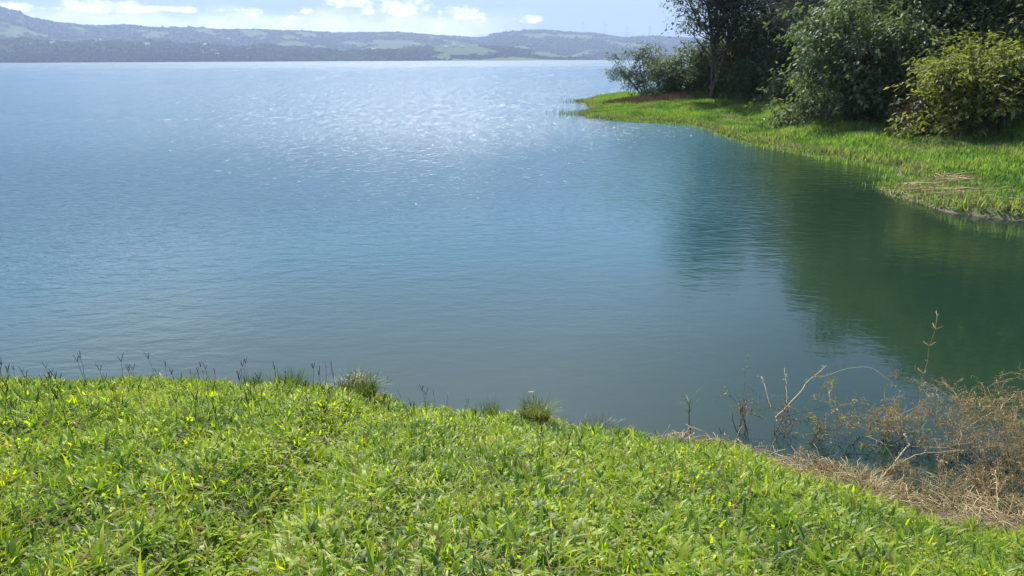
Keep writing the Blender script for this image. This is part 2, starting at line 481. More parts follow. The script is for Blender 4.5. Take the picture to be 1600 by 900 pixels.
# chop: small facets of the surface tilt at random; the rare steep ones catch the sun. Wave size grows with fetch
def slopes(sx_, sy_, off):
    v = g.n('ShaderNodeMapping', {'Vector': P, 'Scale': (sx_, sy_, 1), 'Location': (off, off, 0)}).outputs[0]
    return g.noise(v, 1.0, 2, .6).outputs[1]
ca, cb, cc_ = slopes(4.2, 2.0, 0), slopes(1.9, .5, 7), slopes(.55, .06, 13)
ch = g.mix(g.step(dist, 40, 75), ca, cb)
ch = g.mix(g.step(dist, 130, 240), ch, cc_)
lane = g.noise(g.n('ShaderNodeMapping', {'Vector': P, 'Scale': (.018, .11, 1)}).outputs[0], 1.0, 4, .6).outputs[0]
kk = g.m('MULTIPLY', g.step(dist, 16, 60), g.m('ADD', .25, g.m('MULTIPLY', wind, .75)))
kk = g.m('MULTIPLY', kk, g.m('ADD', .72, g.m('ADD', g.m('MULTIPLY', g.m('SUBTRACT', patch, .5), 1.1), g.m('MULTIPLY', g.step(lane, .60, .68), .5))))
kk = g.m('ADD', kk, g.m('MULTIPLY', g.step(dist, 420, 900), 1.5))
sv = g.n('ShaderNodeSeparateXYZ', {0: ch})
slv = g.n('ShaderNodeCombineXYZ', {0: g.m('MULTIPLY', g.m('SUBTRACT', sv.outputs[0], .5), g.m('MULTIPLY', kk, 1.2)), 1: g.m('MULTIPLY', g.m('SUBTRACT', sv.outputs[1], .5), kk), 2: 0.0}).outputs[0]
nv = g.n('ShaderNodeVectorMath', {0: bump.outputs[0], 1: slv}, operation='ADD').outputs[0]
nv = g.n('ShaderNodeVectorMath', {0: nv}, operation='NORMALIZE').outputs[0]
rough = g.m('ADD', g.m('MULTIPLY', g.step(dist, 14, 60), .15), g.m('ADD', .03, g.m('MULTIPLY', g.step(dist, 250, 900), .25)))
b = g.n('ShaderNodeBsdfPrincipled', {'Base Color': body_refl, 'Roughness': rough, 'IOR': 1.333, 'Normal': nv})
out(g, b.outputs[0]); M['water'] = m
water = build('water', [(-6300, -300, 0), (6300, -300, 0), (6300, 7300, 0), (-6300, 7300, 0)], [np.array([[0, 1, 2, 3]])], m)
tag(water, 'wide blue lake with wind ripples and sun glitter', kind='structure')

# ------------------------------------------------------------------ hills across the lake
ridge_px = [(-700, 30), (-400, 14), (-200, 0), (-80, 0), (0, 12), (30, 19), (55, 29), (95, 38), (150, 42), (200, 40), (260, 43), (340, 48), (400, 49), (470, 50), (520, 53),
            (560, 53), (620, 52), (700, 57), (752, 60), (775, 52), (800, 49), (852, 47), (880, 50), (930, 53), (975, 60), (1020, 58), (1100, 62), (1300, 60), (1700, 50), (2400, 40)]
ra = np.array([azel(x, y) for x, y in ridge_px])
base_el = lambda a: 0.0
RD = 6600.0
def ridge_h(a): return np.interp(a, ra[:, 0], np.tan(ra[:, 1])) * RD + CAMZ
low_px = [(-700, 60), (-300, 68), (0, 74), (120, 70), (250, 73), (380, 76), (480, 80), (560, 78), (640, 79), (700, 74), (740, 72), (790, 73), (830, 82), (870, 88), (900, 91.5), (950, 93), (1100, 90), (1400, 80), (2200, 70)]
la = np.array([azel(x, y) for x, y in low_px])
LD = 4300.0
def low_h(a): return np.interp(a, la[:, 0], np.tan(la[:, 1])) * LD + CAMZ
def sstep(x, a, b):
    t = np.clip((x - a) / (b - a), 0, 1); return t * t * (3 - 2 * t)
azs = np.linspace(R(-55), R(55), 1100)
rs = np.concatenate([np.linspace(3560, 4600, 52), np.linspace(4600, 6600, 60)[1:], np.linspace(6600, 7200, 8)[1:]])
A, RR = np.meshgrid(azs, rs)
HX, HY = np.sin(A) * RR, np.cos(A) * RR
N1 = fbm_grid(HX, HY, 1 / 900.0, 5, 3.1)
N2 = fbm_grid(HX, HY, 1 / 260.0, 3, 9.7)
shift = (N1[0][None] * 160)
up1 = sstep(RR + shift, 3700, LD)
dn1 = 1 - .35 * sstep(RR, LD, 4900)
lowZ = low_h(A) * up1 * dn1
mid = sstep(RR, 4400, RD) ** 1.15
Hd = ridge_h(A)
HZ = np.maximum(lowZ * (1 + .35 * N2), Hd * mid) + (N1 * 44 + N2 * 16) * np.clip(up1, 0, 1) * np.interp(RR, [3700, 4400, 6000, 6500, 6700, 8800], [.1, .6, 1.0, .15, .15, .6])
HZ = HZ * np.interp(RR, [6600, 7200], [1, .8]) + np.where(up1 <= 0.001, -4, 0)
pasture = fbm_grid(HX, HY, 1 / 230.0, 5, 21.3) + .25 * fbm_grid(HX, HY, 1 / 1500.0, 2, 5.1)
pas = sstep(pasture, .22, .42)
ax = lambda x: azel(x, 90)[0]
knoll = sstep(A, ax(650), ax(700)) * (1 - sstep(A, ax(880), ax(930))) * (1 - sstep(RR, 4300, 4800)) * sstep(N2 + .25, -.1, .2)
pas = np.clip(np.maximum(pas * (1 - .6 * (RR < 4500)), knoll), 0, 1)
k_ = len(azs)
i, j = np.meshgrid(np.arange(k_ - 1), np.arange(len(rs) - 1))
b0 = (j * k_ + i).ravel()
m, g = mat('hill_cover')
at_ = g.n('ShaderNodeAttribute', attribute_name='var')
t = g.n('ShaderNodeNewGeometry')
nn = g.noise(t.outputs['Position'], .012, 6, .65).outputs[0]
nn2 = g.noise(t.outputs['Position'], .05, 4, .6).outputs[0]
wood = g.ramp(nn2, [(.3, (.022, .035, .018)), (.7, (.05, .07, .03))])
past = g.ramp(nn, [(.3, (.07, .105, .04)), (.7, (.13, .165, .07))])
f = g.step(g.m('ADD', at_.outputs['Fac'], g.m('MULTIPLY', g.m('SUBTRACT', nn, .5), .9)), .35, .6)
b = g.n('ShaderNodeBsdfDiffuse', {'Color': g.mix(f, wood, past)})
out(g, b.outputs[0])
hills = build('hills', np.stack([HX, HY, HZ], -1).reshape(-1, 3), [np.stack([b0, b0 + 1, b0 + 1 + k_, b0 + k_], 1)], m, col=pas.ravel(), smooth=True)
tag(hills, 'hazy blue hills with pastures across the lake', kind='structure')

def hill_point(px, r):
    a = azel(px, 90)[0]
    ia = int(np.clip(np.searchsorted(azs, a), 1, k_ - 1)); ir = int(np.clip(np.searchsorted(rs, r), 1, len(rs) - 1))
    return Vector((HX[ir, ia], HY[ir, ia], HZ[ir, ia]))
def hill_at_pixel(px, py):
    """first place on the hills seen at that direction"""
    a, e = azel(px, py)
    ia = int(np.clip(np.searchsorted(azs, a), 1, k_ - 1))
    els = np.arctan2(HZ[:, ia] - CAMZ, rs)
    ok = np.where(els >= e)[0]
    ir = int(ok[0]) if len(ok) else int(np.argmax(els))
    return Vector((HX[ir, ia], HY[ir, ia], HZ[ir, ia]))

# far woods: one mass of small crowns on the hills
ico_v = []
phi = (1 + 5 ** .5) / 2
for a_, b_ in ((1, phi), (-1, phi), (1, -phi), (-1, -phi)):
    ico_v += [(0, a_, b_), (a_, b_, 0), (b_, 0, a_)]
ico_v = np.array(ico_v, float); ico_v /= np.linalg.norm(ico_v[0])
import itertools
D = np.linalg.norm(ico_v[:, None] - ico_v[None], axis=2)
el_ = D[D > .1].min() * 1.05
ico_f = np.array([c for c in itertools.combinations(range(12), 3) if all(D[p][q] < el_ for p, q in ((c[0], c[1]), (c[1], c[2]), (c[0], c[2])))])
sel = []
NT = 42000
ia = rng.integers(0, k_, NT * 3)
ir = np.minimum((rng.random(NT * 3) ** 1.35 * (len(rs) - 7)).astype(int) + 1, len(rs) - 2)
okm = (HZ[ir, ia] > 2) & (pas[ir, ia] < rng.random(NT * 3) * .75 - .05) & (np.abs(A[ir, ia]) < R(44))
ia, ir = ia[okm][:NT], ir[okm][:NT]
cen = np.stack([HX[ir, ia], HY[ir, ia], HZ[ir, ia]], 1)
cen[:, :2] += rng.normal(size=(len(cen), 2)) * 9
szz = rng.uniform(5, 13, len(cen)); szz[rng.random(len(cen)) < .04] *= 1.5
V = ico_v[None] * szz[:, None, None] * np.array([1, 1, .8]) * rng.uniform(.75, 1.25, (len(cen), 12, 1)) + cen[:, None] + np.array([0, 0, 2.0])
T = (ico_f[None] + (np.arange(len(cen)) * 12)[:, None, None]).reshape(-1, 3)
woods = build('far_woods', V.reshape(-1, 3), [T], M['far_leaf'], col=np.repeat(np.clip(.45 + 1.3 * N1[ir, ia] + 1.0 * N2[ir, ia] + rng.normal(size=len(cen)) * .25, 0, 1), 12))
tag(woods, 'dark hazy woods covering the hills across the lake', 'woods', kind='stuff')

# ------------------------------------------------------------------ haze
m, g = mat('haze_air')
pv = g.n('ShaderNodeVolumePrincipled', {'Color': (.535, .69, 1.0, 1), 'Density': 1.15e-4, 'Anisotropy': .3})
g.n('ShaderNodeOutputMaterial', {'Volume': pv.outputs[0]})
hb = np.array([(x, y, z) for x in (-6400, 6400) for y in (-400, 7400) for z in (-6, 560)], float)
haze = build('haze', hb, [np.array([[0, 1, 3, 2], [4, 6, 7, 5], [0, 4, 5, 1], [2, 3, 7, 6], [0, 2, 6, 4], [1, 5, 7, 3]])], m)
tag(haze, 'thin blue haze over the lake and hills', 'haze', kind='stuff')

# ------------------------------------------------------------------ tree builder
def make_tree(name, loc, seed, H, trunk_h, crown, leafmat, n_lobes=14, tips=26, per_tip=9, leaf=(.22, .10), lobe_r=1.3, tr=.22,
              lean=(0, 0), barkmat='bark', droop=.3, stems=1, offset=(0, 0), tip_flat=.6, twig=True, rz=0, skirt=0):
    """crown = (rx, ry, rz) half sizes; the crown's centre stands at H - rz"""
    r = np.random.default_rng(seed)
    root = empty(name, loc, rz)
    rx, ry, rzz = crown
    cc = np.array([offset[0], offset[1], H - rzz])
    # lobes
    u = r.normal(size=(n_lobes, 3)); u /= np.linalg.norm(u, axis=1, keepdims=True)
    rad = r.uniform(.35, .95, n_lobes)[:, None] ** .7
    irr = np.array([.92 + .55 * mnoise.noise(Vector(q * 1.7) + Vector((seed, seed * .3, 0))) for q in u])[:, None]
    lobes = cc + u * rad * irr * np.array([rx, ry, rzz])
    lobes[:, 2] = np.maximum(lobes[:, 2], trunk_h * .8)
    if skirt:
        th = r.uniform(0, 6.28, skirt); q_ = r.uniform(.45, .95, skirt)
        sk = np.stack([offset[0] + np.cos(th) * q_ * rx, offset[1] + np.sin(th) * q_ * ry, r.uniform(.35, 1.5, skirt)], 1)
        lobes = np.concatenate([lobes, sk])
    tk = Acc(); cr = Acc()
    starts = []
    for sidx in range(stems):
        b = np.array([r.normal() * .18 * (stems > 1), r.normal() * .18 * (stems > 1), -.4])
        top = cc + np.array([r.normal() * rx * .25 + (stems > 1) * r.normal() * rx * .3, r.normal() * ry * .25, rzz * .35]) + np.array([lean[0], lean[1], 0]) * .5
        P = curve_pts(b, top, 10, 0, .05 * H / 8, r)
        tk.tube(P, np.linspace(1, .28, 10) ** 1.1 * tr * (1 if sidx == 0 else .75), 8, c=r.random())
        starts.append(P)
    for L in lobes:
        P = starts[r.integers(stems)]
        zf = np.clip((L[2] - trunk_h) / max(H - trunk_h, .1), 0, 1)
        k = int(np.clip(3 + zf * 5 * r.uniform(.5, 1), 2, 8))
        a = P[k]
        lim = curve_pts(a, L, 7, .12 * np.linalg.norm(L - a) * r.uniform(-.3, 1), .06 * np.linalg.norm(L - a), r)
        tk.tube(lim, np.linspace(tr * .42, tr * .10, 7), 6, c=r.random())
        nt = int(tips * r.uniform(.6, 1.35))
        dv = r.normal(size=(nt, 3)) * np.array([1, 1, tip_flat]) * lobe_r * r.uniform(.7, 1.25)
        tp = L + dv
        tp[:, 2] = np.maximum(tp[:, 2], .25)
        cv = r.random() * .5
        for q in range(nt):
            if twig and q % 2 == 0:
                s_ = lim[r.integers(3, 7)]
                tk.tube(curve_pts(s_, tp[q], 4, .1, .05, r), np.linspace(tr * .09, tr * .03, 4), 3, c=.5)
        n = nt * per_tip
        base = np.repeat(tp, per_tip, 0) + r.normal(size=(n, 3)) * leaf[0] * .55
        outd = np.repeat(dv / (np.linalg.norm(dv, axis=1, keepdims=True) + 1e-6), per_tip, 0)
        dr = r.normal(size=(n, 3)) + outd * .8
        dr[:, 2] = dr[:, 2] * .5 - droop
        ll = leaf[0] * r.uniform(.6, 1.3, n)
        V, T = leaves(base, dr, ll, ll * leaf[1] / leaf[0], r, droop * .5)
        cr.add(V, None, T, np.repeat(np.clip(cv + r.random(n) * .5, 0, 1), 4))
    tk.build('trunk', M[barkmat], root, smooth=True)
    cr.build('crown', M[leafmat], root)
    return root

def march(px, py, zf, t0, t1, n=1500):
    """first place along the ray through a pixel where it meets the ground"""
    d = ray(px, py)
    t = np.linspace(t0, t1, n)
    x, y, z = d.x * t, d.y * t, CAMZ + d.z * t
    hit = np.where(np.maximum(zf(x, y), -.03) >= z)[0]
    k = hit[0] if len(hit) else n - 1
    return Vector((x[k], y[k], float(max(zf(x[k:k + 1], y[k:k + 1])[0], -.03))))
def on_shore(px, py, zt=.9):
    return march(px, py, shore_z, 12, 110)

def zshore(x, y): return float(shore_z(np.array([float(x)]), np.array([float(y)]))[0])

tree = make_tree('tall_tree', on_shore(1113, 158), 11, 15.5, 2.6, (5.2, 4.4, 6.4), 'leaf_dark', n_lobes=74, tips=26, per_tip=7, leaf=(.30, .13), lobe_r=.85, tr=.2, tip_flat=.45, stems=3)
tag(tree, 'tall airy tree with dark forked trunk and sky showing between its leaves', 'tree')
tree = make_tree('small_tree', on_shore(1012, 156), 12, 5.8, .5, (3.5, 2.4, 2.7), 'leaf_dark', n_lobes=30, tips=24, per_tip=7, leaf=(.26, .10), lobe_r=.62, tr=.10, lean=(-1, 0), stems=4, offset=(-.9, 0), tip_flat=.5)
tag(tree, 'thin open-branched small tree leaning over the water at the tip of the point', 'tree')
tree = make_tree('bush', on_shore(1318, 199), 13, 7.4, .15, (5.0, 3.6, 3.7), 'leaf_mid', n_lobes=74, tips=32, per_tip=9, leaf=(.30, .14), lobe_r=.72, tr=.13, stems=6, offset=(.9, 0), droop=.5, skirt=26)
tag(tree, 'broad dark green bush with glossy drooping leaves above the grass strip', 'bush')
tree = make_tree('bush', on_shore(1508, 214), 14, 4.8, .35, (3.5, 2.8, 2.3), 'leaf_yellow', n_lobes=46, tips=28, per_tip=9, leaf=(.26, .11), lobe_r=.6, tr=.15, stems=3, offset=(.2, 0), droop=.4, skirt=14)
tag(tree, 'rounded yellow-green bush with a dark trunk at the right edge of the photo', 'bush')

def back(px, y_px, dback, *a, **k):
    """a tree standing dback metres further up the slope behind the pixel's shore position"""
    p = on_shore(px, y_px); d = Vector((p.x, p.y, 0)).normalized()
    q = p + d * dback
    z = zshore(q.x, q.y)
    return Vector((q.x, q.y, z - .2))

TR = [  # name, px, py, back, seed, H, trunk, crown, mat, label, cat
    ('shrub', 1042, 157, 0, 21, 4.3, .3, (2.6, 1.8, 2.1), 'leaf_dark', 'low dark shrub beside the leaning small tree on the point', 'shrub'),
    ('shrub', 1072, 156, 2, 22, 4.6, .3, (2.8, 2.0, 2.2), 'leaf_mid', 'grey-green shrub left of the tall airy tree trunk', 'shrub'),
    ('shrub', 1120, 157, 3, 29, 4.2, .3, (3.0, 2.0, 2.0), 'leaf_dark', 'dark shrub hiding the foot of the tall airy tree', 'shrub'),
    ('tree', 1160, 158, 4, 23, 5.6, .8, (3.2, 3.0, 2.8), 'leaf_dark', 'dark leafy tree just right of the tall airy tree', 'tree'),
    ('tree', 1205, 160, 5, 24, 10, 1.0, (3.6, 3.0, 4.8), 'leaf_dark', 'dense dark tree below the leafless grey crown', 'tree'),
    ('shrub', 1195, 160, 1, 25, 3.8, .3, (3.2, 2.2, 1.9), 'leaf_dark', 'shadowed shrub at the back of the grass strip under the dense dark tree', 'shrub'),
    ('tree', 1260, 168, 6, 26, 9, 1.0, (3.6, 3.2, 4.3), 'leaf_dark', 'dark tree behind the left side of the broad glossy bush', 'tree'),
    ('tree', 1390, 190, 9, 27, 11, 1.5, (4.4, 3.5, 4.4), 'leaf_mid', 'taller green tree rising behind the broad glossy bush', 'tree'),
    ('tree', 1560, 212, 9, 28, 11, 1.5, (4.5, 3.6, 4.4), 'leaf_dark', 'tall dark tree behind the yellow-green bush', 'tree'),
    ('tree', 1470, 202, 8, 31, 8, .8, (3.2, 3.0, 3.6), 'leaf_dark', 'dark tree filling the gap between the two large bushes', 'tree'),
    ('shrub', 1240, 172, 1, 32, 2.6, .2, (1.9, 1.4, 1.3), 'leaf_mid', 'small leafy shrub at the left foot of the broad glossy bush', 'shrub'),
    ('shrub', 1395, 200, 1, 33, 2.3, .2, (2.4, 1.4, 1.1), 'leaf_dark', 'low dark shrub between the broad glossy bush and the yellow-green bush', 'shrub'),
]
for (nm, px, py, bk, sd, H, th, crn, lm, lab, cat) in TR:
    big = H > 6
    t_ = make_tree(nm, back(px, py, bk), sd, H, th, crn, lm, n_lobes=40 if big else 22, tips=26, per_tip=8, leaf=(.34, .15) if big else (.26, .11),
                   lobe_r=1.05 if big else .6, tr=.2 if big else .08, stems=2 if big else 4, twig=not big, skirt=8)
    tag(t_, lab, cat)
# leafless grey crowns
t_ = make_tree('bare_tree', back(1250, 165, 3), 41, 13, 3, (4.6, 3.5, 5.0), 'leaf_brown', n_lobes=44, tips=36, per_tip=1, leaf=(.20, .07), lobe_r=1.3, tr=.22, barkmat='bark_pale', stems=2)
tag(t_, 'nearly leafless grey tree with pale twigs among the dark woods', 'tree')
t_ = make_tree('bush', back(1440, 206, -1.5), 42, 2.2, .2, (1.9, 1.2, 1.0), 'leaf_brown', n_lobes=14, tips=24, per_tip=5, leaf=(.2, .07), lobe_r=.5, tr=.05, barkmat='bark_pale', stems=5)
tag(t_, 'withered brown bush at the foot of the yellow-green bush', 'bush')

# the wooded slope behind: one continuous mass of crowns
def forest():
    r = np.random.default_rng(5)
    cr = Acc(); tk = Acc()
    pts = []
    tries = 0
    while len(pts) < 150 and tries < 6000:
        tries += 1
        x, y = r.uniform(12, 120), r.uniform(12, 150)
        a_ = math.atan2(x, y)
        if not (azel(1185, 90)[0] < a_ < R(62)): continue
        h = float(sd_poly(np.array([x]), np.array([y]), foot)[0])
        if h < 7 or h > 46: continue
        if any((x - p[0]) ** 2 + (y - p[1]) ** 2 < 3.6 ** 2 for p in pts): continue
        if a_ < azel(1230, 90)[0] and h < 10: continue
        pts.append((x, y, zshore(x, y)))
    for (x, y, z) in pts:
        H = r.uniform(10, 16); rx = r.uniform(3, 4.6)
        top = np.array([x + r.normal() * .7, y, z + H * .8])
        tk.tube(curve_pts((x, y, z - .5), top, 6, 0, .25, r), np.linspace(.22, .06, 6), 6)
        nl = 16
        u = r.normal(size=(nl, 3)); u /= np.linalg.norm(u, axis=1, keepdims=True)
        lob = np.array([x, y, z + H - rx * 1.1]) + u * np.array([rx, rx, rx * 1.25]) * r.uniform(.5, 1, nl)[:, None]
        cvt = r.random() * .35
        for L in lob:
            tk.tube(curve_pts(top * .4 + np.array([x, y, z + H * .4]) * .6, L, 4, .3, .2, r), np.linspace(.08, .02, 4), 4)
            n = 170
            b_ = L + r.normal(size=(n, 3)) * np.array([1.1, 1.1, .7])
            ll = r.uniform(.3, .6, n)
            V, T = leaves(b_, r.normal(size=(n, 3)) + [0, 0, -.4], ll, ll * .5, r, .15)
            cr.add(V, None, T, np.repeat(np.clip(cvt + r.random() * .25 + r.random(n) * .4, 0, 1), 4))
    ug = Acc(); k = 0
    while k < 1300:
        x, y = r.uniform(8, 70), r.uniform(16, 110)
        a_ = math.atan2(x, y)
        if not (azel(1040, 90)[0] < a_ < R(45)): continue
        h = float(sd_poly(np.array([x]), np.array([y]), foot)[0])
        if h < .4 or h > 15: continue
        k += 1
        z = zshore(x, y); n = 130; hh = r.uniform(.4, 2.4) + .5 * h * r.random()
        b_ = np.array([x, y, z + hh * .6]) + r.normal(size=(n, 3)) * np.array([.85, .85, .35 + hh * .25])
        b_[:, 2] = np.maximum(b_[:, 2], z + .05)
        ll = r.uniform(.2, .42, n)
        V, T = leaves(b_, r.normal(size=(n, 3)) + [0, 0, -.3], ll, ll * .42, r, .15)
        ug.add(V, None, T, np.repeat(np.clip(r.random() * .6 + r.random(n) * .4, 0, 1), 4))
    f_ = empty('hillside_forest', (0, 0, 0))
    tag(f_, 'dense dark woodland covering the steep slope on the right', 'forest', kind='stuff')
    o = tk.build('trunk', M['bark'], f_, smooth=True); o['kind'] = 'stuff'
    o = cr.build('crown', M['leaf_dark'], f_); o['kind'] = 'stuff'
    o = ug.build('undergrowth', M['leaf_mid'], f_); o['kind'] = 'stuff'
forest()

# ------------------------------------------------------------------ grass on the far right shore
def shore_cover():
    r = np.random.default_rng(8)
    N = 460000
    x = r.uniform(5, 34, N); y = r.uniform(16, 90, N)
    a_ = np.arctan2(x, y)
    ok = (a_ > azel(895, 90)[0]) & (a_ < R(42))
    x, y = x[ok], y[ok]
    d = shore_d(x, y); h = sd_poly(x, y, foot)
    nz = np.array([mnoise.noise(Vector((p * .22, q * .22, 1))) for p, q in zip(x, y)])
    ok = (d > -.06 + nz * .3) & (h < 4)
    x, y, d, h, nz = x[ok], y[ok], d[ok], h[ok], nz[ok]
    # dry brown ground cover on the point in front of the small tree
    c0 = at(1010, 163, .4); dr = np.exp(-(((x - c0.x) / 4.4) ** 2 + ((y - c0.y) / 5.5) ** 2)) > r.uniform(.35, .75, len(x))
    z = shore_z(x, y)
    base = np.stack([x, y, z - .02], 1)
    tall = np.where(h > -3, 1.7, 1.0) * (1 + .8 * np.clip(nz, -.6, 1))
    n = len(x)
    ln = r.uniform(.16, .34, n) * tall
    V, Q, T, k = blades(base, r.uniform(0, 6.28, n), r.uniform(.05, .5, n), ln, r.uniform(.03, .06, n), r.uniform(.1, 1.0, n), 2)
    nz3 = np.array([mnoise.noise(Vector((p * .75, q * .6, 7))) for p, q in zip(x, y)])
    c = np.clip(.46 + nz * .6 + nz3 * .45 + r.normal(size=n) * .24, 0, .88)
    c = np.where((nz3 - nz > .33) & (r.random(n) < .6), .97, c)
    near = d < .8
    c = np.where(near & (r.random(n) < .5), 1, c)
    keep = ~dr
    o = Acc()
    def sub(mask):
        V, Q, T, k = blades(base[mask], yaw[mask], le[mask], ln[mask], wd[mask], be[mask], 2)
        return V, Q, T, np.repeat(c[mask], k)
    yaw, le, wd, be = r.uniform(0, 6.28, n), r.uniform(.05, .5, n), r.uniform(.03, .06, n), r.uniform(.1, 1.0, n)
    V, Q, T, cc = sub(keep); o.add(V, Q, T, cc)
    tag(o.build('shore_grass', M['shore_grass']), 'bright green grass strip along the far right shore', 'grass', kind='stuff')
    c = r.random(n); ln = ln * 1.6; o = Acc()
    V, Q, T, cc = sub(dr); o.add(V, Q, T, cc)
    tag(o.build('dry_brush', M['leaf_brown']), 'brown dried plants on the point below the small tree', 'dry plants', kind='stuff')
shore_cover()

# reeds standing in the water off the tip of the point
def reeds(name, spots, matn, label, cat, hgt=(.3, .7), n=60, spread=.7, wid=.03):
    r = np.random.default_rng(len(label))
    a = Acc()
    for (px, py) in spots:
        p = at(px, py, 0)
        b_ = np.stack([p.x + r.normal(size=n) * spread, p.y + r.normal(size=n) * spread, np.full(n, -.05)], 1)
        V, Q, T, k = blades(b_, r.uniform(0, 6.28, n), r.uniform(0, .35, n), r.uniform(*hgt, n), np.full(n, wid), r.uniform(.1, .8, n), 2)
        a.add(V, Q, T, np.repeat(r.random(n), k))
    return tag(a.build(name, M[matn]), label, cat, kind='stuff')
reeds('reeds', [(895, 161), (905, 160), (888, 179), (897, 181), (907, 180), (915, 178), (1116, 206), (1128, 210)], 'tuft', 'sparse reeds standing in the shallows off the tip of the point', 'reeds')
reeds('waterside_plants', [(1390, 290), (1402, 296), (1412, 280), (1425, 284), (1430, 298), (1445, 286), (1395, 276), (1440, 306), (1460, 312)], 'shore_grass',
      'low green plants growing in the shallow inlet by the spit', 'plants', hgt=(.12, .3), n=110, spread=.38)
edge_line = [(px, float(np.interp(px, [960, 1080, 1112, 1135, 1180, 1240, 1300, 1370, 1398], [189, 196, 203, 214, 226, 238, 250, 262, 269]))) for px in range(960, 1400, 7)]
reeds('bank_edge_plants', edge_line, 'shore_grass', 'ragged grass and brown stems hanging over the far shore waterline', 'plants', hgt=(.12, .34), n=60, spread=.32)

# fallen pale stems along the spit
def litter():
    r = np.random.default_rng(77)
    a = Acc()
    for _ in range(300):
        tt = r.random()
        if r.random() < .65:
            px = np.interp(tt, [0, .3, 1], [1395, 1470, 1640]); py = np.interp(tt, [0, .3, 1], [303, 322, 345]) + r.normal() * 5 - 4
        elif r.random() < .5: px, py = 1465 + r.normal() * 14, 290 + r.normal() * 4
        else: px, py = 1430 + r.normal() * 12, 270 + r.normal() * 2.5
        p = at(px, py, 0); z = max(zshore(p.x, p.y), 0) + r.uniform(.0, .10)
        L = r.uniform(.3, 1.3); th = r.normal() * .6 - .25
        dx, dy = math.cos(th) * L, math.sin(th) * L
        a.tube(curve_pts((p.x, p.y, z), (p.x + dx, p.y + dy, z + r.uniform(-.02, .12)), 4, .03, .02, r), r.uniform(.007, .02), 4, c=r.random() * .9 + .1)
    tag(a.build('dry_reed_litter', M['dry']), 'pale dead stems heaped along the waterline of the spit', 'litter', kind='stuff')
litter()

